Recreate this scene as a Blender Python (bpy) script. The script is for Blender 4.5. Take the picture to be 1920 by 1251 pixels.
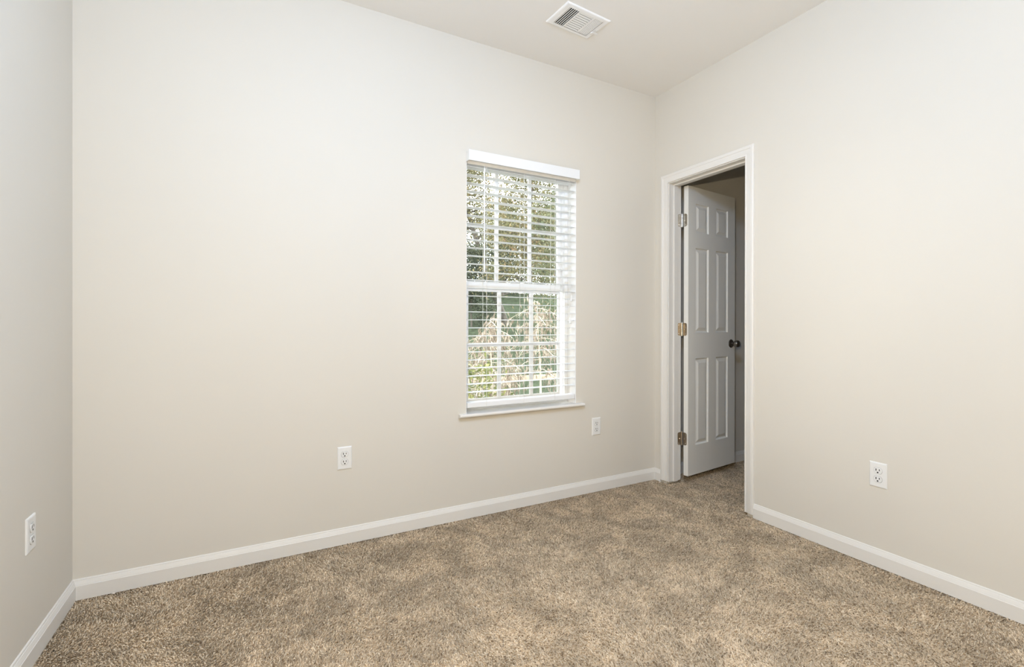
import bpy, bmesh, math, random
import numpy as np
from mathutils import Vector, Matrix

S = bpy.context.scene
COL = S.collection
for o in list(bpy.data.objects):
    bpy.data.objects.remove(o, do_unlink=True)

# ------------------------------------------------------------------ camera
F_PX, YAW, PITCH, ROLL, CY = 887.315, 0.49348, -0.001588, 0.0013926, 608.313
CAM = Vector((-2.5149, -2.5080, 1.1146))
cam_d = bpy.data.cameras.new('camera')
cam = bpy.data.objects.new('camera', cam_d)
COL.objects.link(cam)
cam_d.sensor_width = 36.0
cam_d.lens = F_PX / 1920 * 36.0
cam_d.shift_y = (CY - 625.5) / 1920
cam_d.clip_start = 0.02
cam_d.clip_end = 200
fwd = Vector((math.sin(YAW) * math.cos(PITCH), math.cos(YAW) * math.cos(PITCH), math.sin(PITCH)))
rt = Vector((math.cos(YAW), -math.sin(YAW), 0))
up = rt.cross(fwd)
r2 = rt * math.cos(ROLL) + up * math.sin(ROLL)
u2 = up * math.cos(ROLL) - rt * math.sin(ROLL)
m = Matrix((r2, u2, -fwd)).transposed().to_4x4()
m.translation = CAM
cam.matrix_world = m
S.camera = cam

# ------------------------------------------------------------------ colour management
S.view_settings.view_transform = 'Standard'
S.view_settings.look = 'None'
S.view_settings.exposure = 0.0
S.view_settings.gamma = 1.0
S.view_settings.use_curve_mapping = False

# ------------------------------------------------------------------ sky and sun
W = bpy.data.worlds.new('sky')
S.world = W
W.use_nodes = True
nt = W.node_tree
bg = nt.nodes['Background']
bg.inputs['Color'].default_value = (0.97, 0.985, 1.0, 1)
bg.inputs['Strength'].default_value = 7.5

def light(name, kind, loc, energy, color=(1, 1, 1), aim=None, **kw):
    d = bpy.data.lights.new(name, kind)
    d.energy = energy
    d.color = color
    for k, v in kw.items():
        setattr(d, k, v)
    o = bpy.data.objects.new(name, d)
    o.location = loc
    if aim is not None:
        o.rotation_euler = (Vector(aim) - Vector(loc)).to_track_quat('-Z', 'Y').to_euler()
    COL.objects.link(o)
    return o

light('sun', 'SUN', (0, 0, 8), 3.5, (1.0, 0.95, 0.86), aim=(3.5, 6.0, 0), angle=math.radians(3))
# the photographer's flash beside the camera, and an added unseen fill light near the ceiling to brighten the walls
light('flash_head', 'POINT', (-2.60, -2.45, 1.36), 41, (1.0, 0.79, 0.45), shadow_soft_size=0.022)
light('flash_beam', 'SPOT', (-2.60, -2.45, 1.36), 52, (1.0, 0.87, 0.70), aim=(0.0, 0.1, 1.50),
      spot_size=math.radians(66), spot_blend=1.0, shadow_soft_size=0.022)
light('high_fill', 'POINT', (-2.02, -1.99, 2.39), 73, (0.42, 0.635, 1.0), shadow_soft_size=0.12)

# ------------------------------------------------------------------ materials
def mat(name, color, rough=0.6, metal=0.0, spec=0.3, noise=None, bump=None, trans=None):
    M = bpy.data.materials.new(name)
    M.use_nodes = True
    n = M.node_tree.nodes
    l = M.node_tree.links
    b = n['Principled BSDF']
    b.inputs['Base Color'].default_value = (*color, 1)
    b.inputs['Roughness'].default_value = rough
    b.inputs['Metallic'].default_value = metal
    b.inputs['Specular IOR Level'].default_value = spec
    tc = n.new('ShaderNodeTexCoord')
    if noise:
        sc, amt = noise
        t = n.new('ShaderNodeTexNoise')
        t.inputs['Scale'].default_value = sc
        t.inputs['Detail'].default_value = 4
        l.new(tc.outputs['Object'], t.inputs['Vector'])
        r = n.new('ShaderNodeMapRange')
        r.inputs['From Min'].default_value = 0.3
        r.inputs['From Max'].default_value = 0.7
        r.inputs['To Min'].default_value = 1 - amt
        r.inputs['To Max'].default_value = 1 + amt
        l.new(t.outputs['Fac'], r.inputs['Value'])
        mx = n.new('ShaderNodeVectorMath')
        mx.operation = 'SCALE'
        mx.inputs[0].default_value = color
        l.new(r.outputs[0], mx.inputs['Scale'])
        l.new(mx.outputs[0], b.inputs['Base Color'])
    if bump:
        sc, st, dist = bump
        t = n.new('ShaderNodeTexNoise')
        t.inputs['Scale'].default_value = sc
        t.inputs['Detail'].default_value = 3
        l.new(tc.outputs['Object'], t.inputs['Vector'])
        bp = n.new('ShaderNodeBump')
        bp.inputs['Strength'].default_value = st
        bp.inputs['Distance'].default_value = dist
        l.new(t.outputs['Fac'], bp.inputs['Height'])
        l.new(bp.outputs[0], b.inputs['Normal'])
    return M

WALL = mat('wall_paint', (0.745, 0.702, 0.62), 0.62, spec=0.3, noise=(3.0, 0.006), bump=(260, 0.05, 0.001))
CEIL = mat('ceiling_paint', (0.92, 0.90, 0.865), 0.85, spec=0.15, noise=(2.0, 0.006), bump=(220, 0.06, 0.001))
TRIM = mat('trim_paint', (0.83, 0.80, 0.745), 0.38, spec=0.4, noise=(6, 0.006), bump=(40, 0.03, 0.001))
DOORP = mat('door_paint', (0.87, 0.85, 0.79), 0.42, spec=0.4, noise=(8, 0.008), bump=(150, 0.10, 0.0006))
VINYL = mat('window_vinyl', (0.90, 0.90, 0.90), 0.35, spec=0.4, noise=(8, 0.005))
BLIND = mat('blind_white', (0.88, 0.885, 0.88), 0.40, spec=0.4, noise=(8, 0.005))
CORD = mat('cord_cotton', (0.82, 0.81, 0.78), 0.9, noise=(200, 0.05))
PLATE = mat('outlet_plastic', (0.86, 0.85, 0.82), 0.30, spec=0.5, noise=(20, 0.004))
SLOT = mat('outlet_slot_dark', (0.02, 0.018, 0.015), 0.6, noise=(50, 0.1))
METALW = mat('vent_enamel', (0.95, 0.945, 0.93), 0.35, spec=0.5, noise=(10, 0.005))
DUCT = mat('vent_duct_dark', (0.035, 0.033, 0.03), 0.7, noise=(20, 0.1))
HINGE = mat('hinge_satin_nickel', (0.46, 0.40, 0.32), 0.30, metal=1.0, noise=(60, 0.06))
PIN = mat('hinge_pin_bright', (0.80, 0.76, 0.70), 0.22, metal=1.0, noise=(60, 0.03))
KNOB = mat('knob_dark_nickel', (0.26, 0.24, 0.21), 0.28, metal=1.0, noise=(60, 0.05))
DRYW = mat('return_paint', (0.92, 0.91, 0.89), 0.5, noise=(5, 0.005), bump=(260, 0.05, 0.001))
GROUND = mat('lawn_green', (0.044, 0.058, 0.034), 0.9, spec=0.1, noise=(9, 0.45), bump=(60, 0.8, 0.03))
BARK = mat('bark_grey', (0.10, 0.088, 0.075), 0.9, noise=(14, 0.35), bump=(30, 0.8, 0.02))
TWIG = mat('twig_pale', (0.48, 0.42, 0.34), 0.9, noise=(20, 0.2))
WOOD = mat('rail_weathered_wood', (0.42, 0.34, 0.25), 0.85, noise=(12, 0.25), bump=(30, 0.5, 0.01))
EXT = mat('house_siding', (0.6, 0.57, 0.5), 0.8, noise=(3, 0.03))
CHIP = mat('chip_offwhite', (0.80, 0.72, 0.64), 0.8, noise=(40, 0.1))

def leafmat(name, cols, scale):
    M = bpy.data.materials.new(name)
    M.use_nodes = True
    n = M.node_tree.nodes
    l = M.node_tree.links
    b = n['Principled BSDF']
    b.inputs['Roughness'].default_value = 0.6
    b.inputs['Specular IOR Level'].default_value = 0.3
    tc = n.new('ShaderNodeTexCoord')
    t = n.new('ShaderNodeTexNoise')
    t.inputs['Scale'].default_value = scale
    t.inputs['Detail'].default_value = 5
    t.inputs['Roughness'].default_value = 0.8
    l.new(tc.outputs['Object'], t.inputs['Vector'])
    r = n.new('ShaderNodeValToRGB')
    e = r.color_ramp.elements
    e[0].position = 0.34
    e[0].color = (*cols[0], 1)
    e[1].position = 0.66
    e[1].color = (*cols[-1], 1)
    for i, c in enumerate(cols[1:-1]):
        x = e.new(0.34 + 0.32 * (i + 1) / (len(cols) - 1))
        x.color = (*c, 1)
    l.new(t.outputs['Fac'], r.inputs['Fac'])
    l.new(r.outputs['Color'], b.inputs['Base Color'])
    tr = n.new('ShaderNodeBsdfTranslucent')
    l.new(r.outputs['Color'], tr.inputs['Color'])
    mix = n.new('ShaderNodeMixShader')
    mix.inputs[0].default_value = 0.35
    l.new(b.outputs[0], mix.inputs[1])
    l.new(tr.outputs[0], mix.inputs[2])
    l.new(mix.outputs[0], n['Material Output'].inputs['Surface'])
    return M

LEAF_OLIVE = leafmat('leaf_olive', [(0.06, 0.07, 0.035), (0.15, 0.14, 0.065), (0.27, 0.18, 0.10)], 2.2)
LEAF_GREEN = leafmat('leaf_green', [(0.04, 0.052, 0.030), (0.10, 0.115, 0.06), (0.21, 0.20, 0.12)], 2.5)
LEAF_DARK = leafmat('leaf_dark', [(0.025, 0.036, 0.022), (0.055, 0.068, 0.04), (0.11, 0.12, 0.07)], 1.5)
LEAF_DRY = leafmat('leaf_dry', [(0.09, 0.07, 0.05), (0.25, 0.20, 0.155), (0.55, 0.48, 0.41)], 6.0)
LEAF_LIME = leafmat('leaf_lime', [(0.05, 0.065, 0.02), (0.14, 0.155, 0.05), (0.38, 0.34, 0.16)], 9.0)

def glass():
    M = bpy.data.materials.new('window_glass')
    M.use_nodes = True
    n = M.node_tree.nodes
    l = M.node_tree.links
    n.remove(n['Principled BSDF'])
    t = n.new('ShaderNodeBsdfTransparent')
    t.inputs['Color'].default_value = (0.95, 0.97, 0.96, 1)
    g = n.new('ShaderNodeBsdfGlossy')
    g.inputs['Roughness'].default_value = 0.03
    fr = n.new('ShaderNodeFresnel')
    fr.inputs['IOR'].default_value = 1.35
    x = n.new('ShaderNodeMixShader')
    l.new(fr.outputs[0], x.inputs[0])
    l.new(t.outputs[0], x.inputs[1])
    l.new(g.outputs[0], x.inputs[2])
    l.new(x.outputs[0], n['Material Output'].inputs['Surface'])
    return M
GLASS = glass()

def carpetmat():
    M = bpy.data.materials.new('carpet_beige_frieze')
    M.use_nodes = True
    n = M.node_tree.nodes
    l = M.node_tree.links
    b = n['Principled BSDF']
    b.inputs['Roughness'].default_value = 0.95
    b.inputs['Specular IOR Level'].default_value = 0.08
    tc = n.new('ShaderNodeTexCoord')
    # yarn to yarn colour variation, plus shade painted into the roots
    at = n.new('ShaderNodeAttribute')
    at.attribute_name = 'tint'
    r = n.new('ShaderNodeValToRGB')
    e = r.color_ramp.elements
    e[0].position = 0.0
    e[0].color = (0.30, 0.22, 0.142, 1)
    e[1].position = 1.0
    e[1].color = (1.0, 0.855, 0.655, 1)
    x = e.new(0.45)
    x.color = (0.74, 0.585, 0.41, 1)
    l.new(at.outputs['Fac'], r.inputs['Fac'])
    # trodden patches where the pile lies differently
    t = n.new('ShaderNodeTexNoise')
    t.inputs['Scale'].default_value = 6.2
    t.inputs['Detail'].default_value = 6
    t.inputs['Roughness'].default_value = 0.68
    t.inputs['Distortion'].default_value = 0.5
    l.new(tc.outputs['Object'], t.inputs['Vector'])
    mr = n.new('ShaderNodeMapRange')
    mr.inputs['From Min'].default_value = 0.40
    mr.inputs['From Max'].default_value = 0.60
    mr.inputs['To Min'].default_value = 0.76
    mr.inputs['To Max'].default_value = 1.10
    l.new(t.outputs['Fac'], mr.inputs['Value'])
    mx = n.new('ShaderNodeVectorMath')
    mx.operation = 'SCALE'
    l.new(r.outputs['Color'], mx.inputs[0])
    l.new(mr.outputs[0], mx.inputs['Scale'])
    l.new(mx.outputs[0], b.inputs['Base Color'])
    return M
CARPET = carpetmat()

# ------------------------------------------------------------------ helpers
def props(o, label=None, cat=None, group=None, kind=None):
    if label: o['label'] = label
    if cat: o['category'] = cat
    if group: o['group'] = group
    if kind: o['kind'] = kind
    return o

def empty(name, loc=(0, 0, 0), rz=0.0):
    o = bpy.data.objects.new(name, None)
    o.empty_display_size = 0.1
    o.location = loc
    o.rotation_euler = (0, 0, rz)
    COL.objects.link(o)
    return o

def smooth_by_angle(me, ang=35):
    bm = bmesh.new()
    bm.from_mesh(me)
    for f in bm.faces:
        f.smooth = True
    for e in bm.edges:
        if len(e.link_faces) == 2 and e.calc_face_angle(0) > math.radians(ang):
            e.smooth = False
    bm.to_mesh(me)
    bm.free()

def link(name, bm, material, parent=None, smooth=None, loc=None):
    bmesh.ops.recalc_face_normals(bm, faces=bm.faces)
    me = bpy.data.meshes.new(name)
    bm.to_mesh(me)
    bm.free()
    for mm in (material if isinstance(material, (list, tuple)) else [material]):
        me.materials.append(mm)
    if smooth:
        smooth_by_angle(me, smooth)
    o = bpy.data.objects.new(name, me)
    if loc is not None:
        o.location = loc
    COL.objects.link(o)
    if parent:
        o.parent = parent
    return o

def box(bm, a, b, bev=0.0, seg=2, mi=0):
    a, b = Vector(a), Vector(b)
    c = (a + b) / 2
    d = b - a
    r = bmesh.ops.create_cube(bm, size=1, matrix=Matrix.Translation(c) @ Matrix.Diagonal((abs(d.x), abs(d.y), abs(d.z), 1)))
    vs = r['verts']
    fs = set(f for v in vs for f in v.link_faces)
    for f in fs:
        f.material_index = mi
    if bev > 0:
        es = list(set(e for v in vs for e in v.link_edges))
        rr = bmesh.ops.bevel(bm, geom=es, offset=bev, segments=seg, profile=0.5, affect='EDGES')
        for f in rr['faces']:
            f.material_index = mi

def sweep(bm, rings, close_ring=False, caps=True):
    """rings: list of equal length point lists; quads between them"""
    V = [[bm.verts.new(p) for p in r] for r in rings]
    n = len(rings[0])
    for i in range(len(V) - 1):
        for j in range(n if close_ring else n - 1):
            k = (j + 1) % n
            bm.faces.new((V[i][j], V[i][k], V[i + 1][k], V[i + 1][j]))
    if caps:
        bm.faces.new(V[0])
        bm.faces.new(list(reversed(V[-1])))

def tube(bm, pts, rad, n=8):
    pts = [Vector(p) for p in pts]
    rads = rad if isinstance(rad, (list, tuple)) else [rad] * len(pts)
    rings = []
    ref = None
    for i, p in enumerate(pts):
        t = (pts[min(i + 1, len(pts) - 1)] - pts[max(i - 1, 0)]).normalized()
        if ref is None:
            ref = Vector((1, 0, 0)) if abs(t.x) < 0.8 else Vector((0, 1, 0))
        a = t.cross(ref).normalized()
        b = t.cross(a)
        rings.append([p + (a * math.cos(2 * math.pi * k / n) + b * math.sin(2 * math.pi * k / n)) * rads[i] for k in range(n)])
    sweep(bm, rings, close_ring=True)

def lathe(bm, prof, axis_o, axis_d, n=28):
    """prof: (along, radius)"""
    d = Vector(axis_d).normalized()
    ref = Vector((0, 0, 1)) if abs(d.z) < 0.9 else Vector((1, 0, 0))
    a = d.cross(ref).normalized()
    b = d.cross(a)
    o = Vector(axis_o)
    rings = [[o + d * s + (a * math.cos(2 * math.pi * k / n) + b * math.sin(2 * math.pi * k / n)) * max(r, 1e-4) for k in range(n)] for s, r in prof]
    sweep(bm, rings, close_ring=True)

def copy_tree(o, parent=None):
    c = o.copy()
    COL.objects.link(c)
    if parent:
        c.parent = parent
    for ch in o.children:
        copy_tree(ch, c)
    return c

# ------------------------------------------------------------------ room dimensions
RW = 3.1689           # window wall runs x = -RW .. 0
H = 2.74
YB = -3.40            # wall behind the camera
TW = 0.115            # thickness of the door wall
CX1 = 1.75            # far side of the room beyond the door
CYB = -1.50
OX0, OX1, OZ0, OZ1 = -1.4625, -0.6955, 0.5795, 2.085   # window opening
DY0, DY1, DZ = -0.131, -0.7125, 2.087                  # finished door opening (jamb faces)

def struct(name, bm, m, **k):
    o = link(name, bm, m, **k)
    o['kind'] = 'structure'
    return o

def slab_with_hole(bm, plane, lo, hi, hlo, hhi, d0, d1):
    """wall slab in plane 'x' or 'y' thickness d0..d1, hole hlo..hhi (coordinate, z)"""
    def P(u, z, d):
        return (u, d, z) if plane == 'y' else (d, u, z)
    us = [lo[0], hlo[0], hhi[0], hi[0]]
    zs = [lo[1], hlo[1], hhi[1], hi[1]]
    for i in range(3):
        for j in range(3):
            if i == 1 and j == 1:
                continue
            if zs[j + 1] - zs[j] < 1e-6 or abs(us[i + 1] - us[i]) < 1e-6:
                continue
            box(bm, P(us[i], zs[j], d0), P(us[i + 1], zs[j + 1], d1))
    bmesh.ops.remove_doubles(bm, verts=bm.verts, dist=1e-5)
    # drop faces that are doubled between neighbouring blocks
    seen = {}
    for f in list(bm.faces):
        k = tuple(round(x, 4) for x in f.calc_center_median())
        seen.setdefault(k, []).append(f)
    dead = [f for fs in seen.values() if len(fs) > 1 for f in fs]
    bmesh.ops.delete(bm, geom=dead, context='FACES')

bm = bmesh.new()
slab_with_hole(bm, 'y', (-RW - 0.15, -0.02), (CX1 + 0.1, H + 0.02), (OX0, OZ0), (OX1, OZ1), 0.0, 0.165)
struct('wall_back', bm, WALL)
bm = bmesh.new()
RY0, RY1, RZ = DY0 + 0.019, DY1 - 0.019, DZ + 0.019   # rough opening
slab_with_hole(bm, 'x', (YB, -0.02), (0.0, H + 0.02), (RY1, -0.02), (RY0, RZ), 0.0, TW)
struct('wall_right', bm, WALL)
bm = bmesh.new(); box(bm, (-RW - 0.15, YB, -0.02), (-RW, 0, H + 0.02)); struct('wall_left', bm, WALL)
bm = bmesh.new(); box(bm, (-RW - 0.15, YB - 0.15, -0.02), (TW, YB, H + 0.02)); struct('wall_front', bm, WALL)
bm = bmesh.new(); box(bm, (CX1, CYB, -0.02), (CX1 + 0.1, 0, H + 0.02)); struct('wall_closet_end', bm, WALL)
bm = bmesh.new(); box(bm, (TW, CYB - 0.1, -0.02), (CX1 + 0.1, CYB, H + 0.02)); struct('wall_closet_side', bm, WALL)
bm = bmesh.new(); box(bm, (-RW - 0.15, YB - 0.15, H), (CX1 + 0.1, 0.165, H + 0.12)); struct('ceiling', bm, CEIL)

# ------------------------------------------------------------------ floor: carpet with its pile
def build_floor():
    rng = np.random.default_rng(7)
    sp = 0.0058
    xs = np.arange(-RW, 1.45, sp)
    ys = np.arange(-2.45, 0.0, sp)
    X, Y = np.meshgrid(xs, ys)
    X = X.ravel(); Y = Y.ravel()
    X = X + rng.uniform(-.5, .5, X.size) * sp
    Y = Y + rng.uniform(-.5, .5, Y.size) * sp
    dep = (X - CAM.x) * fwd.x + (Y - CAM.y) * fwd.y
    lat = (X - CAM.x) * rt.x + (Y - CAM.y) * rt.y
    keep = (dep > 1.05) & (np.abs(lat) < dep * 1.14 + 0.6)
    inwall = (X > -0.003) & (X < TW) & ~((Y < DY0) & (Y > DY1))
    beyond = (X > TW) & ((Y > 0) | (Y < -0.80))
    keep &= ~inwall & ~beyond & (Y < -0.004) & (X > -RW + 0.004)
    X = X[keep]; Y = Y[keep]
    n = X.size
    # smooth lean field from summed sines, plus strand scatter
    a = (1.7 * np.sin(2.3 * X + 1.1 * Y + .4) + 1.5 * np.sin(-1.9 * X + 3.1 * Y + 2.) + 1.1 * np.sin(6.1 * X - 4.3 * Y + .9) + .8 * np.sin(9.7 * X + 8.3 * Y))
    ang = a + rng.normal(0, 1.15, n)
    lean = rng.uniform(0.003, 0.0145, n)
    hgt = rng.uniform(0.0045, 0.0125, n)
    w = rng.uniform(0.0014, 0.0025, n)
    z0 = -0.007
    dx, dy = np.cos(ang), np.sin(ang)
    base = np.stack([X, Y, np.full(n, z0)], 1)
    D = np.stack([dx, dy, np.zeros(n)], 1)
    Pp = np.stack([-dy, dx, np.zeros(n)], 1)
    up_ = np.array([0, 0, 1.0])
    curl = rng.normal(0, 0.003, n)[:, None]
    v0 = base + Pp * w[:, None]
    v1 = base - Pp * w[:, None] * .6 + D * w[:, None]
    v2 = base - Pp * w[:, None] * .6 - D * w[:, None]
    mid = base + D * lean[:, None] * .35 + up_ * hgt[:, None] * .7
    m0 = mid + Pp * w[:, None] * .9
    m1 = mid - Pp * w[:, None] * .55 + D * w[:, None] * .9
    m2 = mid - Pp * w[:, None] * .55 - D * w[:, None] * .9 + up_ * w[:, None] * .6
    tip = base + D * lean[:, None] + Pp * curl + up_ * hgt[:, None]
    V = np.stack([v0, v1, v2, m0, m1, m2, tip], 1).reshape(-1, 3)
    o = (np.arange(n) * 7)[:, None]
    tri = np.array([0, 1, 4, 0, 4, 3, 1, 2, 5, 1, 5, 4, 2, 0, 3, 2, 3, 5, 3, 4, 6, 4, 5, 6, 5, 3, 6])
    T = (o + tri[None, :]).reshape(-1)
    # the backing under the pile: quads
    x0, x1, y0, y1, zb = -RW - .05, CX1, YB - .05, 0.05, -0.004
    Q = np.array([[x0, y0, zb], [x1, y0, zb], [x1, y1, zb], [x0, y1, zb], [x0, y0, -.12], [x1, y0, -.12], [x1, y1, -.12], [x0, y1, -.12]])
    nv = V.shape[0]
    quads = np.array([[0, 1, 2, 3], [7, 6, 5, 4], [0, 4, 5, 1], [1, 5, 6, 2], [2, 6, 7, 3], [3, 7, 4, 0]]) + nv
    V = np.concatenate([V, Q])
    loops = np.concatenate([T, quads.ravel()]).astype(np.int32)
    nt_ = n * 9
    starts = np.concatenate([np.arange(nt_) * 3, nt_ * 3 + np.arange(6) * 4]).astype(np.int32)
    me = bpy.data.meshes.new('floor')
    me.vertices.add(len(V)); me.vertices.foreach_set('co', V.astype(np.float32).ravel())
    me.loops.add(len(loops)); me.loops.foreach_set('vertex_index', loops)
    me.polygons.add(len(starts)); me.polygons.foreach_set('loop_start', starts)
    me.update(calc_edges=True)
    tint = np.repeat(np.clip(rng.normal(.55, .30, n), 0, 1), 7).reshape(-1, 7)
    tint[:, :3] *= .30  # shade between tufts painted in: roots darker than tips
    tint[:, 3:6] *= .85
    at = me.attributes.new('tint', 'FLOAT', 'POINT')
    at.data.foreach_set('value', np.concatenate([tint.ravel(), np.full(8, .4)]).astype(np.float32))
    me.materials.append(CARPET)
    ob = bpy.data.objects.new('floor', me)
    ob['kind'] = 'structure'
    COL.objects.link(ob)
    print('tufts', n)
build_floor()

# ------------------------------------------------------------------ baseboards
BB = [(0, 0), (.0135, 0), (.0135, .0565), (.0118, .0585), (.0118, .0600), (.0072, .0725), (.0066, .0735), (.0054, .0738), (.0052, .0765), (.0040, .0800), (.0016, .0815), (0, .0815)]
def baseboard(name, p0, p1, nrm, m0=0.0, m1=0.0):
    """runs from p0 to p1 (x,y) on the wall, nrm points into the room, m0/m1: mitre gain per unit thickness"""
    p0, p1, nrm = Vector((*p0, 0)), Vector((*p1, 0)), Vector((*nrm, 0))
    d = (p1 - p0).normalized()
    bm = bmesh.new()
    rings = []
    for p, mm in ((p0, m0), (p1, -m1)):
        rings.append([p + nrm * t + d * (t * mm) + Vector((0, 0, z + 0.001)) for t, z in BB])
    sweep(bm, rings, close_ring=True)
    return struct(name, bm, TRIM)
CAS = 0.0575                      # casing width
CY0, CY1 = DY0 + 0.005, DY1 - 0.005   # casing inner edges (y)
baseboard('baseboard_back', (-RW, 0), (0, 0), (0, -1), 1, 1)
baseboard('baseboard_left', (-RW, 0), (-RW, YB), (1, 0), 1, 1)
baseboard('baseboard_right', (0, CY1 - CAS), (0, YB), (-1, 0), 0, 1)
baseboard('baseboard_corner', (0, 0), (0, CY0 + CAS), (-1, 0), 1, 0)
baseboard('baseboard_front', (-RW, YB), (0, YB), (0, 1), 1, 1)
baseboard('baseboard_closet', (TW, 0), (CX1, 0), (0, -1), 0, 0)
baseboard('baseboard_closet_end', (CX1, 0), (CX1, CYB), (-1, 0), 0, 0)

# ------------------------------------------------------------------ door frame: jamb, stop, casing
bm = bmesh.new()
zb = 0.014
box(bm, (0.0, DY0, zb), (TW, RY0 + .0005, RZ))
box(bm, (0.0, RY1 - .0005, zb), (TW, DY1, RZ))
box(bm, (0.0, DY1, DZ), (TW, DY0, RZ))
# door stop, rounded front edge
SX0, SX1, ST = 0.040, 0.076, 0.011
box(bm, (SX0, DY0 - ST, zb), (SX1, DY0, DZ - ST), .002)
box(bm, (SX0, DY1, zb), (SX1, DY1 + ST, DZ - ST), .002)
box(bm, (SX0, DY1, DZ - ST), (SX1, DY0, DZ), .002)
jamb = struct('trim_1', bm, TRIM)

CP = [(0, 0), (0, .0085), (.0015, .0105), (.006, .0115), (.009, .0112), (.0105, .0098), (.0125, .0098), (.015, .0112), (.036, .0140), (.0385, .0165), (.044, .0175), (.053, .0172), (.0562, .0150), (.0575, .0115), (.0575, 0)]
def casing(name, x, sgn, yl, yr, zt, zbot):
    bm = bmesh.new()
    rings = []
    rings.append([(x + sgn * t, yl + u, zbot) for u, t in CP])
    rings.append([(x + sgn * t, yl + u, zt + u) for u, t in CP])
    rings.append([(x + sgn * t, yr - u, zt + u) for u, t in CP])
    rings.append([(x + sgn * t, yr - u, zbot) for u, t in CP])
    sweep(bm, rings, close_ring=True)
    return struct(name, bm, TRIM, smooth=30)
casing('trim_2', 0.0, -1, CY0, CY1, DZ + .005, 0.019)
casing('trim_3', TW, 1, CY0, CY1, DZ + .005, 0.019)

# ------------------------------------------------------------------ door_1: six panel leaf, hinges, knob
HX, HY = 0.1215, -0.1345         # hinge pin axis
PX, PY = 0.1185, -0.1525         # hinge-side far corner of the leaf (against the pin)
A_D = math.radians(6.4)
door = empty('door_1', (HX, HY, 0.0), A_D)
door['kind'] = 'structure'
# local frame: +x runs along the leaf to the latch edge, -y faces the viewer
LW, LT, LZ0, LZ1 = 0.588, 0.035, 0.050, 2.080
LX, LYF = 0.003, -0.050         # leaf starts here; near face at y = LYF
def door_leaf():
    bm = bmesh.new()
    us = [0, .086, .2415, .334, .4895, LW]
    zs = [LZ0, .257, .870, 1.052, 1.652, 1.764, 1.965, LZ1]
    panels = {(1, 1), (3, 1), (1, 3), (3, 3), (1, 5), (3, 5)}
    prof = [(0, 0), (.0030, .0075), (.0085, .0105), (.0110, .0105), (.0330, .0014), (.0350, .0008)]
    for side, yf in ((-1, LYF), (1, LYF + LT)):
        for i in range(5):
            for j in range(7):
                u0, u1, z0, z1 = us[i] + LX, us[i + 1] + LX, zs[j], zs[j + 1]
                if (i, j) in panels:
                    rings = []
                    for ins, dep in prof:
                        y = yf - side * dep
                        rings.append([(u0 + ins, y, z0 + ins), (u1 - ins, y, z0 + ins), (u1 - ins, y, z1 - ins), (u0 + ins, y, z1 - ins)])
                    V = [[bm.verts.new(p) for p in r] for r in rings]
                    for a in range(len(V) - 1):
                        for k in range(4):
                            bm.faces.new((V[a][k], V[a][(k + 1) % 4], V[a + 1][(k + 1) % 4], V[a + 1][k]))
                    bm.faces.new(V[-1])
                else:
                    bm.faces.new([bm.verts.new(p) for p in ((u0, yf, z0), (u1, yf, z0), (u1, yf, z1), (u0, yf, z1))])
    y0, y1 = LYF, LYF + LT
    for j in range(7):
        for u in (LX, LX + LW):
            bm.faces.new([bm.verts.new(p) for p in ((u, y0, zs[j]), (u, y1, zs[j]), (u, y1, zs[j + 1]), (u, y0, zs[j + 1]))])
    for i in range(5):
        for z in (LZ0, LZ1):
            bm.faces.new([bm.verts.new(p) for p in ((us[i] + LX, y0, z), (us[i + 1] + LX, y0, z), (us[i + 1] + LX, y1, z), (us[i] + LX, y1, z))])
    bmesh.ops.remove_doubles(bm, verts=bm.verts, dist=1e-5)
    return link('door_leaf', bm, DOORP, door)
leaf = door_leaf()

def rounded_plate(bm, o, ux, uz, w, h, r, t, nrm):
    """plate from edge o (centre left) spanning w along ux with rounded far corners"""
    o, ux, uz, nrm = Vector(o), Vector(ux), Vector(uz), Vector(nrm)
    pts = [(0, -h / 2)]
    for k in range(7):
        a = -math.pi / 2 + k * math.pi / 12
        pts.append((w - r + r * math.cos(a), -h / 2 + r + r * math.sin(a)))
    for k in range(7):
        a = k * math.pi / 12
        pts.append((w - r + r * math.cos(a), h / 2 - r + r * math.sin(a)))
    pts.append((0, h / 2))
    sweep(bm, [[o + ux * u + uz * v for u, v in pts], [o + ux * u + uz * v + nrm * t for u, v in pts]], close_ring=True)

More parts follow.
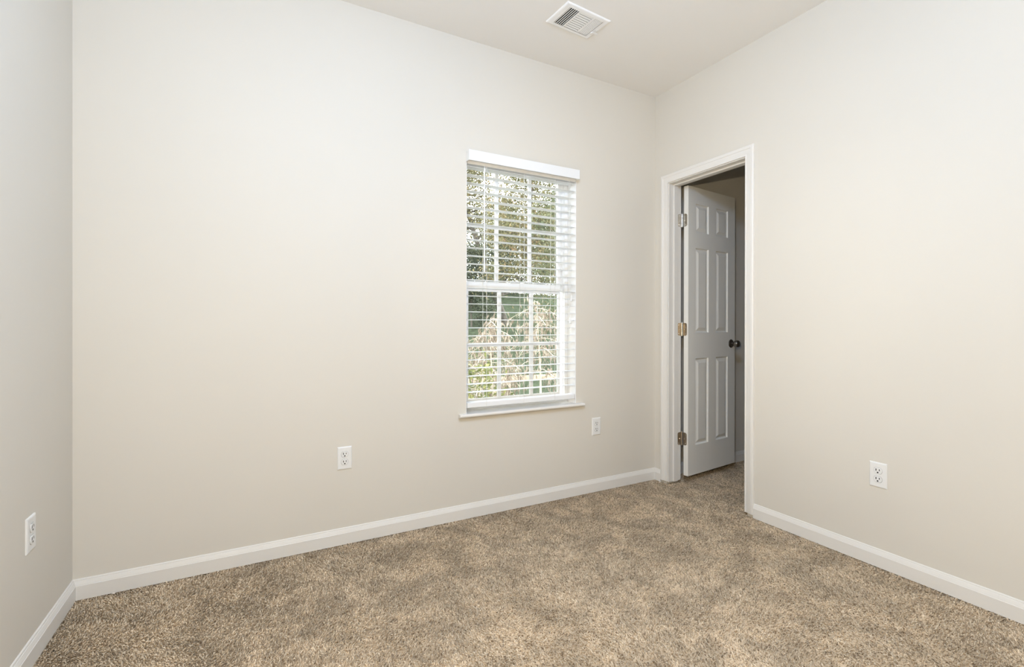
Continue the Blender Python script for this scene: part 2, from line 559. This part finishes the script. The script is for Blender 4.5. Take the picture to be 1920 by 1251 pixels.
ca, sa = math.cos(-A_D), math.sin(-A_D)
def w2l(v):   # world direction to door-local
    return Vector((v[0] * ca - v[1] * sa, v[0] * sa + v[1] * ca, v[2]))
for zc in (1.842, 1.076, 0.306):
    hg = bmesh.new()
    # leaf let into the door's hinge edge, covering it from the pin side
    rounded_plate(hg, (LX + .0002, LYF + LT + .004, zc), (0, -1, 0), (0, 0, 1), .030, .089, .014, .0016, (-1, 0, 0))
    hinge = link('hinge', hg, HINGE, door)
    hinge['label'] = 'satin nickel hinge with rounded leaves'
    hj = bmesh.new()
    # leaf on the jamb face (fixed to the frame, drawn in door-local axes)
    o = w2l((-.005, DY0 - HY - .0002, 0)); o.z = zc
    rounded_plate(hj, o, w2l((-1, 0, 0)), (0, 0, 1), .031, .089, .014, .0016, w2l((0, -1, 0)))
    jl = link('jamb_leaf', hj, HINGE, hinge)
    pn = bmesh.new()
    lathe(pn, [(-.049, 0), (-.049, .0028), (-.0465, .0042), (-.045, .0056), (-.0155, .0056), (-.0150, .005), (-.0145, .0056), (.0145, .0056), (.0150, .005), (.0155, .0056), (.045, .0056), (.0455, .0046), (.0485, .0040), (.0495, 0)], (0, -.002, zc), (0, 0, 1), 16)
    link('hinge_pin', pn, PIN, hinge, smooth=40)
    for du, dz in ((.020, .030), (.011, 0), (.020, -.030)):
        sc = bmesh.new()
        q = Vector((LX - .0014, LYF + LT + .004 - du, zc + dz))
        lathe(sc, [(0, .0036), (.0007, .0030), (.0009, 0)], q, (-1, 0, 0), 10)
        link('screw', sc, PIN, hinge)
    for du, dz in ((.021, .030), (.012, 0), (.021, -.030)):
        sc = bmesh.new()
        q = w2l((-.005 - du, DY0 - HY - .0016, 0)); q.z = zc + dz
        lathe(sc, [(0, .0036), (.0007, .0030), (.0009, 0)], q, w2l((0, -1, 0)), 10)
        link('screw', sc, PIN, hinge)

def knob(side):
    x, z = LX + .532, .965
    yf = LYF if side < 0 else LYF + LT
    bm = bmesh.new()
    lathe(bm, [(0, 0), (0, .0315), (.003, .0320), (.006, .0300), (.0085, .0250), (.010, .0150), (.0105, 0)], (x, yf, z), (0, side, 0), 36)
    r = link('knob_rosette', bm, KNOB, door, smooth=35)
    bm = bmesh.new()
    lathe(bm, [(.008, 0), (.008, .0120), (.020, .0105), (.026, .0125), (.030, .0190), (.034, .0235), (.040, .0258), (.050, .0262), (.058, .0252), (.063, .0225), (.065, .0190), (.0655, 0)], (x, yf, z), (0, side, 0), 36)
    link('knob', bm, KNOB, r, smooth=35)
knob(-1)
knob(1)
bm = bmesh.new()
box(bm, (LX + LW - .0002, LYF + LT / 2 - .0125, .965 - .028), (LX + LW + .0012, LYF + LT / 2 + .0125, .965 + .028), .0004, 1)
box(bm, (LX + LW, LYF + LT / 2 - .008, .965 - .008), (LX + LW + .010, LYF + LT / 2 + .006, .965 + .008), .002, 2)
link('latch_plate', bm, KNOB, door)

# ------------------------------------------------------------------ window_1
win = empty('window_1', ((OX0 + OX1) / 2, 0.10, 0.60))
win['kind'] = 'structure'
WO = Vector(win.location)
def wpart(name, bm, m, parent=None, **k):
    o = link(name, bm, m, parent or win, **k)
    if parent is None:
        for v in o.data.vertices:
            v.co -= WO
    else:
        for v in o.data.vertices:
            v.co -= WO
    return o
def rect_frame(bm, x0, x1, z0, z1, y0, y1, wl, wr, wb, wt, bev=.0015):
    box(bm, (x0, y0, z0), (x0 + wl, y1, z1), bev)
    box(bm, (x1 - wr, y0, z0), (x1, y1, z1), bev)
    box(bm, (x0 + wl - .001, y0, z0), (x1 - wr + .001, y1, z0 + wb), bev)
    box(bm, (x0 + wl - .001, y0, z1 - wt), (x1 - wr + .001, y1, z1), bev)
SZ = 0.5995     # top of sill board
bm = bmesh.new()
rect_frame(bm, OX0 + .001, OX1 - .001, SZ, OZ1 - .001, .092, .164, .024, .024, .018, .022)
box(bm, (OX0 + .025, .108, SZ + .018), (OX0 + .029, .164, OZ1 - .02))
box(bm, (OX1 - .029, .108, SZ + .018), (OX1 - .025, .164, OZ1 - .02))
wpart('window_frame', bm, VINYL)
# lower sash (room side), glass x -1.408..-0.764
LGx0, LGx1, LGz0, LGz1 = -1.408, -0.764, .662, 1.309
bm = bmesh.new()
rect_frame(bm, LGx0 - .026, LGx1 + .012, .6185, 1.366, .097, .123, .026, .012, LGz0 - .6185, 1.366 - LGz1, .002)
lower = wpart('lower_sash', bm, VINYL)
bm = bmesh.new()
for x in (-1.1985, -.9685):
    box(bm, (x - .0115, .100, LGz0), (x + .0115, .116, LGz1), .002)
box(bm, (LGx0, .1003, .974), (LGx1, .1163, .997), .002)
wpart('muntin_grid', bm, VINYL, lower)
bm = bmesh.new(); box(bm, (LGx0 - .004, .1175, LGz0 - .004), (LGx1 + .004, .1205, LGz1 + .004)); wpart('pane', bm, GLASS, lower)
# upper sash
UGx0, UGx1, UGz0, UGz1 = -1.424, -.7500, 1.372, 2.050
bm = bmesh.new()
rect_frame(bm, UGx0 - .008, UGx1 + .020, 1.330, 2.066, .126, .152, .008, .020, UGz0 - 1.330, .016, .002)
upper = wpart('upper_sash', bm, VINYL)
bm = bmesh.new()
for x in (-1.2035, -.9655):
    box(bm, (x - .0115, .129, UGz0), (x + .0115, .145, UGz1), .002)
box(bm, (UGx0, .1293, 1.700), (UGx1, .1453, 1.723), .002)
wpart('muntin_grid', bm, VINYL, upper)
bm = bmesh.new(); box(bm, (UGx0 - .004, .1465, UGz0 - .004), (UGx1 + .004, .1495, UGz1 + .004)); wpart('pane', bm, GLASS, upper)
bm = bmesh.new()
box(bm, (-1.120, .099, 1.366), (-1.060, .121, 1.372), .002)
lathe(bm, [(0, .011), (.007, .010), (.009, 0)], (-1.09, .110, 1.371), (0, 0, 1), 18)
box(bm, (-1.095, .094, 1.374), (-1.040, .102, 1.379), .002)
wpart('sash_lock', bm, VINYL, lower)
# painted returns lining the opening
bm = bmesh.new()
box(bm, (OX0 - .001, -.0004, SZ), (OX0 + .0015, .092, OZ1))
box(bm, (OX1 - .0015, -.0004, SZ), (OX1 + .001, .092, OZ1))
box(bm, (OX0 - .001, -.0004, OZ1 - .0015), (OX1 + .001, .092, OZ1 + .001))
wpart('opening_return', bm, DRYW)
# sill board with horns and a rounded nose
bm = bmesh.new()
box(bm, (OX0 + .0005, -.004, OZ0), (OX1 - .0005, .100, SZ))
n = 8
prof = [(-.0002, OZ0)] + [(-.022 - .0098 * math.sin(math.pi * k / n), (OZ0 + SZ) / 2 - .0100 * math.cos(math.pi * k / n)) for k in range(n + 1)] + [(-.0002, SZ)]
sweep(bm, [[(x, y, z) for y, z in prof] for x in (-1.511, -.6430)], close_ring=True)
sill = struct('trim_4', bm, TRIM, smooth=50)

# ------------------------------------------------------------------ venetian blind
blind = empty('window_blind', ((OX0 + OX1) / 2, .025, OZ1 - .002))
BO = Vector(blind.location)
props(blind, 'white horizontal slat blind with flat valance hanging open in the window', 'blind')
def bpart(name, bm, m, parent=None, **k):
    o = link(name, bm, m, parent or blind, **k)
    for v in o.data.vertices:
        v.co -= BO
    return o
bm = bmesh.new()
box(bm, (-1.4660, -.046, 2.0385), (-.6985, -.037, 2.0980), .0018)
box(bm, (-1.4660, -.038, 2.0395), (-1.4610, -.001, 2.0970), .001)
box(bm, (-.7035, -.038, 2.0395), (-.6985, -.001, 2.0970), .001)
bpart('valance', bm, BLIND)
bm = bmesh.new()
# U-shaped steel headrail
prof = [(-.001, 2.078), (-.001, 2.032), (.052, 2.032), (.052, 2.078), (.050, 2.078), (.050, 2.034), (.001, 2.034), (.001, 2.078)]
sweep(bm, [[(x, y, z) for y, z in prof] for x in (-1.457, -.7015)], close_ring=True)
bpart('headrail', bm, METALW)
SLX0, SLX1 = -1.4565, -.7025
def slat_mesh():
    bm = bmesh.new()
    n = 8
    top = []
    bot = []
    for k in range(n + 1):
        t = -1 + 2 * k / n
        y = .0255 + .025 * t
        c = .0016 * (1 - t * t)
        th = .0014 if 0 < k < n else .0008
        top.append((y, c + th))
        bot.append((y, c - th))
    prof = top + bot[::-1]
    sweep(bm, [[(x, y, z) for y, z in prof] for x in (SLX0, SLX1)], close_ring=True)
    return bm
slat0 = None
for k in range(-1, 28):
    z = 1.9722 - .04652 * k
    if slat0 is None:
        slat0 = bpart('slat', slat_mesh(), BLIND, smooth=25)
        for v in slat0.data.vertices:
            v.co.z += BO.z
        s = slat0
    else:
        s = slat0.copy()
        COL.objects.link(s)
        s.parent = blind
    s.location = (0, 0, z - BO.z)
bm = bmesh.new(); box(bm, (SLX0, -.0005, .6285), (SLX1, .0515, .6590), .004, 3); bpart('bottom_rail', bm, BLIND)
for x in (-1.3345, -1.0825, -.858):
    bm = bmesh.new()
    for y in (-.0010, .0525):
        tube(bm, [(x, y, 2.034), (x, y, .63)], .0012, 6)
    for k in range(-1, 28):
        z = 1.9722 - .04652 * k - .0012
        tube(bm, [(x + .002, -.0010, z), (x + .002, .0525, z)], .0005, 4)
    bpart('ladder_cord', bm, CORD)
bm = bmesh.new()
tube(bm, [(-1.358, -.018, 2.036), (-1.358, -.020, 2.000)], .0012, 6)
lathe(bm, [(0, .0030), (.010, .0052), (.020, .0044), (.55, .0044), (.575, .0056), (.598, .0056), (.602, .002)], (-1.358, -.020, 2.014), (0, 0, -1), 10)
bpart('tilt_wand', bm, BLIND, smooth=50)
for x, zt, y in ((-.7360, 1.265, -.006), (-.7480, 1.120, -.009)):
    bm = bmesh.new(); tube(bm, [(x - .012, y, 2.036), (x, y, zt + .03)], .0008, 6)
    lc = bpart('lift_cord', bm, CORD)
    bm = bmesh.new(); lathe(bm, [(0, .0025), (.004, .0042), (.020, .0060), (.034, .0075), (.038, .0070), (.040, 0)], (x, y, zt + .034), (0, 0, -1), 12)
    bpart('tassel', bm, BLIND, lc, smooth=40)

# ------------------------------------------------------------------ duplex outlets (plate faces local -y, origin on the wall)
def make_outlet():
    r = empty('wall_outlet')
    bm = bmesh.new()
    w, h = .035, .0572
    rings = []
    for ins, y in ((0, 0), (0, -.0022), (.0012, -.0038), (.0035, -.0050), (.0060, -.0056)):
        rings.append([(-w + ins, y, -h + ins), (w - ins, y, -h + ins), (w - ins, y, h - ins), (-w + ins, y, h - ins)])
    sweep(bm, rings, close_ring=True)
    link('cover_plate', bm, PLATE, r)
    bm = bmesh.new()
    lathe(bm, [(0, 0), (0, .0032), (.0008, .0026), (.0010, 0)], (0, -.0055, 0), (0, -1, 0), 14)
    link('screw', bm, PLATE, r, smooth=30)
    for zc in (.0195, -.0195):
        bm = bmesh.new()
        # dark seam ring then raised rounded face with flat top and bottom
        def shape(rad, fl, y):
            return [(max(-rad, min(rad, rad * math.cos(a))), y, zc + max(-fl, min(fl, rad * math.sin(a)))) for a in [2 * math.pi * k / 40 for k in range(40)]]
        sweep(bm, [shape(.0178, .0148, -.0040), shape(.0178, .0148, -.00585)], close_ring=True)
        for f in bm.faces: f.material_index = 1
        b2 = len(bm.faces)
        sweep(bm, [shape(.0168, .0138, -.0045), shape(.0168, .0138, -.0072), shape(.0160, .0130, -.0078)], close_ring=True)
        link('receptacle', bm, [PLATE, mat_seam], r)
        o = [c for c in r.children if c.name.startswith('receptacle')][-1]
        sb = bmesh.new()
        box(sb, (-.0084, -.0081, zc - .0010), (-.0050, -.0074, zc + .0090))
        box(sb, (.0050, -.0081, zc + .0000), (.0080, -.0074, zc + .0082))
        lathe(sb, [(0, 0), (0, .0034), (.0006, .0034), (.0007, 0)], (0, -.0074, zc - .0076), (0, -1, 0), 14)
        link('slot', sb, SLOT, o)
    return r
mat_seam = mat('outlet_seam_grey', (0.33, 0.32, 0.30), 0.7, noise=(30, 0.05))
out0 = make_outlet()
PI = math.pi
spots = [((-2.1265, 0.0, .434), 0, 'white duplex outlet on the window wall, left of the window'),
         ((-.5290, 0.0, .432), 0, 'white duplex outlet low on the window wall between window and door'),
         ((0.0, -1.3915, .4215), -PI / 2, 'white duplex outlet on the wall right of the door'),
         ((-RW, -.4045, .427), PI / 2, 'white duplex outlet on the narrow strip of wall at far left')]
for i, (loc, rz, lab) in enumerate(spots):
    o = out0 if i == 0 else copy_tree(out0)
    o.location = loc
    o.rotation_euler = (0, 0, rz)
    props(o, lab, 'outlet', 'duplex wall outlets')

# ------------------------------------------------------------------ ceiling vent
vent = empty('ceiling_vent', (-.9990, -.4365, H), math.radians(4.0))
props(vent, 'white metal three-way air register set in the ceiling', 'vent')
VL, VW = .1465, .0950
bm = bmesh.new()
rings = []
for ins, z in ((0, 0), (0, -.0015), (.004, -.0055), (.010, -.0070), (.034, -.0075)):
    rings.append([(-VL + ins, -VW + ins * .72, z), (VL - ins, -VW + ins * .72, z), (VL - ins, VW - ins * .72, z), (-VL + ins, VW - ins * .72, z)])
V = [[bm.verts.new(p) for p in r] for r in rings]
for a in range(len(V) - 1):
    for k in range(4):
        bm.faces.new((V[a][k], V[a][(k + 1) % 4], V[a + 1][(k + 1) % 4], V[a + 1][k]))
IX, IY = VL - .034, VW - .0245
Z1 = -.0075
X1, X2, X3, X4 = -.052, -.042, .044, .054   # zone dividers
for x0, x1 in ((X1, X2), (X3, X4)):
    box(bm, (x0, -IY, -.0075), (x1, IY, -.0065))
link('frame', bm, METALW, vent)
bm = bmesh.new()
box(bm, (-IX - .002, -IY - .002, -.0018), (IX + .002, IY + .002, -.0008))
link('duct_throat', bm, DUCT, vent)
def louvre(x0, y0, x1, y1, tilt, w):
    """thin blade along (x0,y0)->(x1,y1)"""
    bm = bmesh.new()
    d = Vector((x1 - x0, y1 - y0, 0)); d.normalize()
    s = Vector((-d.y, d.x, 0))
    a = Vector((x0, y0, -.0052)); b = Vector((x1, y1, -.0052))
    e = s * (w / 2 * math.cos(tilt)) + Vector((0, 0, w / 2 * math.sin(tilt)))
    t = Vector((0, 0, .0005))
    sweep(bm, [[p - e - t, p + e - t, p + e + t, p - e + t] for p in (a, b)], close_ring=True)
    return link('louvre', bm, METALW, vent)
nl = 5
for k in range(nl):
    x = -IX + (X1 + IX) * (k + .5) / nl
    louvre(x, -IY, x, IY, math.radians(-8), .0048)
nm = 9
for k in range(nm):
    y = -IY + 2 * IY * (k + .5) / nm
    louvre(X2, y, X3, y, math.radians(-6), .0112)
nr = 6
for k in range(nr):
    x = X4 + (IX - X4) * (k + .5) / nr
    louvre(x, -IY, x, IY, math.radians(8), .0068)
bm = bmesh.new()
box(bm, (IX + .004, .020, -.0125), (IX + .0065, .034, -.007), .0006, 1)
box(bm, (IX + .004, .014, -.0135), (VL + .004, .028, -.0120), .001, 1)
link('damper_lever', bm, METALW, vent)
for x in (-VL + .014, VL - .014):
    bm = bmesh.new()
    lathe(bm, [(0, .0035), (.0012, .0025), (.0014, 0)], (x, 0, -.0073), (0, 0, -1), 12)
    link('screw', bm, METALW, vent)

# ------------------------------------------------------------------ small scraps on the carpet
for nm_, lab, loc, sc in (('paint_chip', 'small pinkish white scrap lying below the door casing near the corner', (-.030, -.078, .004), .008),
                          ('drywall_crumb', 'tiny white crumb at the foot of the far left baseboard', (-3.035, -.022, .004), .006)):
    bm = bmesh.new()
    bmesh.ops.create_icosphere(bm, subdivisions=2, radius=1)
    rnd = random.Random(3)
    for v in bm.verts:
        f = rnd.uniform(.75, 1.15)
        v.co = Vector((v.co.x * sc * f, v.co.y * sc * .7 * f, v.co.z * sc * .55 * f))
    o = link(nm_, bm, CHIP, smooth=30, loc=loc)
    props(o, lab, 'debris')

# ------------------------------------------------------------------ outdoors
GZ = -.35
bm = bmesh.new()
bmesh.ops.create_grid(bm, x_segments=60, y_segments=60, size=20, matrix=Matrix.Translation((6, 20.3, GZ)))
rnd = random.Random(5)
for v in bm.verts:
    v.co.z += .03 * math.sin(v.co.x * 1.3) + .03 * math.sin(v.co.y * .9 + 1) + max(0, min(v.co.y, 14) - 6.2) * .34
struct('ground', bm, GROUND)

def leaves_np(rng, centres, size, droop=False, aspect=.45):
    """two-triangle folded leaves with a pointed tip, as numpy arrays"""
    n = len(centres)
    if droop:
        D = rng.normal(0, .28, (n, 3)); D[:, 2] = -1
    else:
        D = rng.normal(0, 1, (n, 3)); D[:, 2] -= .3
    D /= np.linalg.norm(D, axis=1)[:, None]
    Rr = rng.normal(0, 1, (n, 3))
    Sx = np.cross(D, Rr); Sx /= np.linalg.norm(Sx, axis=1)[:, None]
    N = np.cross(D, Sx)
    L = size * rng.uniform(.6, 1.3, n)[:, None]
    w = L * aspect * .5
    a = centres
    b = centres + D * L * .45 + Sx * w + N * L * .08
    c = centres + D * L * .45 - Sx * w + N * L * .08
    t = centres + D * L
    m_ = centres + D * L * .5
    V = np.stack([a, b, t, c, m_], 1).reshape(-1, 3)
    tri = np.array([0, 1, 4, 1, 2, 4, 2, 3, 4, 3, 0, 4])
    T = ((np.arange(n) * 5)[:, None] + tri).reshape(-1, 3)
    return V, T

def link_np(name, V, T, material, parent):
    me = bpy.data.meshes.new(name)
    me.vertices.add(len(V)); me.vertices.foreach_set('co', V.astype(np.float32).ravel())
    me.loops.add(T.size); me.loops.foreach_set('vertex_index', T.astype(np.int32).ravel())
    me.polygons.add(len(T)); me.polygons.foreach_set('loop_start', (np.arange(len(T)) * 3).astype(np.int32))
    me.update(calc_edges=True)
    me.materials.append(material)
    o = bpy.data.objects.new(name, me)
    COL.objects.link(o)
    o.parent = parent
    return o

def tree(name, label, cat, loc, height, spread, seed, lm, n_leaf, leaf, group=None, trunk_r=.12, clear=.25, lean=(0, 0), nb=16, bark=None, droop=False, aspect=.45, clump=.35):
    rnd = random.Random(seed)
    rng = np.random.default_rng(seed)
    root = empty(name, loc)
    props(root, label, cat, group)
    bm = bmesh.new()
    tp = []
    x = y = 0.0
    for k in range(8):
        t = k / 7
        tp.append((lean[0] * t + .1 * spread * math.sin(3 * t + seed) * t, lean[1] * t + .08 * spread * math.cos(2.3 * t + seed) * t, height * .88 * t - .05 * (k == 0)))
    tube(bm, tp, [trunk_r * (1 - .85 * k / 7) for k in range(8)], 9)
    tips = []
    for k in range(nb):
        t = clear + (1 - clear) * (k + rnd.random()) / nb
        f = t * 7
        i = min(6, int(f))
        p = Vector(tp[i]).lerp(Vector(tp[i + 1]), f - i)
        ang = k * 2.399 + rnd.uniform(-.4, .4)
        ln = spread * (1.05 - .6 * t) * rnd.uniform(.7, 1.1)
        rise = rnd.uniform(.2, .75) * ln if not droop else rnd.uniform(.1, .35) * ln
        pts = []
        for j in range(5):
            s = j / 4
            sag = -.55 * ln * s * s if droop else -.12 * ln * s * s
            pts.append(p + Vector((math.cos(ang + .3 * s) * ln * s, math.sin(ang + .3 * s) * ln * s, rise * s + sag)))
        tube(bm, pts, [max(.004, trunk_r * .38 * (1 - t * .6) * (1 - .85 * j / 4)) for j in range(5)], 6)
        tips += pts[1:]
        for q in range(3):
            j = rnd.randint(1, 3)
            o_ = pts[j]
            a2 = ang + rnd.choice((-1, 1)) * rnd.uniform(.5, 1.1)
            l2 = ln * rnd.uniform(.3, .55)
            e_ = o_ + Vector((math.cos(a2) * l2, math.sin(a2) * l2, rnd.uniform(-.1, .5) * l2 if not droop else -rnd.uniform(.2, .9) * l2))
            tube(bm, [o_, (o_ + e_) / 2 + Vector((0, 0, .04 * l2)), e_], [trunk_r * .12, trunk_r * .07, .003], 5)
            tips += [e_, (o_ + e_) / 2]
    link('trunk', bm, bark or BARK, root, smooth=60)
    tips = np.array([[*p] for p in tips])
    c = tips[rng.integers(0, len(tips), n_leaf)] + rng.normal(0, clump * spread * .45, (n_leaf, 3)) * np.array([1, 1, .8])
    c = c[c[:, 2] > .03]
    V, T = leaves_np(rng, c, leaf, droop, aspect)
    link_np('foliage', V, T, lm, root)
    return root

tree('forked_tree', 'grey-barked tree leaning left behind the upper left panes', 'tree', (4.34, 10.6, 1.05), 5.9, 1.7, 11, LEAF_OLIVE, 14000, .085, trunk_r=.13, clear=.5, lean=(-1.95, .1), nb=16)
tree('broadleaf_tree', 'olive and rust coloured tree seen through the top middle panes', 'tree', (3.55, 7.7, GZ + .4), 5.9, 1.6, 23, LEAF_OLIVE, 15000, .08, trunk_r=.08, clear=.35)
tree('slender_tree', 'pale green slender tree seen through the upper right panes', 'tree', (3.0, 5.6, GZ), 4.6, .85, 37, LEAF_GREEN, 6000, .06, trunk_r=.045, clear=.25, nb=20)
tree('evergreen_tree', 'tallest dark green tree standing farthest back behind the window', 'tree', (9.6, 15.6, 2.4), 4.4, 1.9, 41, LEAF_DARK, 22000, .11, trunk_r=.14, clear=.08, nb=22, group='evergreens on the bank')
tree('evergreen_tree', 'dark green tree at left in the back row behind the window', 'tree', (5.7, 13.6, 2.0), 3.5, 1.9, 43, LEAF_DARK, 15000, .10, trunk_r=.12, clear=.06, nb=22, group='evergreens on the bank')
tree('weeping_shrub', 'shrub hung with dry tan leaves behind the lower left panes', 'shrub', (.22, 3.1, GZ), 1.75, .58, 53, LEAF_DRY, 1000, .10, trunk_r=.022, clear=.35, nb=22, bark=TWIG, droop=True, aspect=.20, clump=.22)
tree('weeping_shrub', 'shrub hung with dry tan leaves behind the lower right panes', 'shrub', (1.75, 4.4, GZ), 2.1, .85, 59, LEAF_DRY, 850, .11, trunk_r=.022, clear=.30, nb=20, bark=TWIG, droop=True, aspect=.20, clump=.22)
tree('leafy_shrub', 'low yellow-green shrub in the bottom left corner of the window', 'shrub', (-.40, 2.15, GZ), 1.15, .36, 61, LEAF_LIME, 420, .075, trunk_r=.012, clear=.15, nb=14, bark=TWIG, clump=.4)
tree('hedge_bush', 'dark green bush on the grass bank behind the left panes', 'shrub', (3.05, 10.35, .95), 2.7, .8, 67, LEAF_DARK, 11000, .07, trunk_r=.03, clear=.1, nb=20)
# rail fence
f = empty('rail_fence', (2.0, 5.2, GZ))
props(f, 'weathered low wooden rail fence crossing the lawn', 'fence')
bm = bmesh.new()
box(bm, (-3.5, -.02, .40), (4.5, .02, .49), .006)
link('rail', bm, WOOD, f)
for x in (-3.3, -1.55, 1.2, 3.4):
    bm = bmesh.new()
    box(bm, (x - .045, .0205, -.1), (x + .045, .11, .56), .006)
    link('post', bm, WOOD, f)
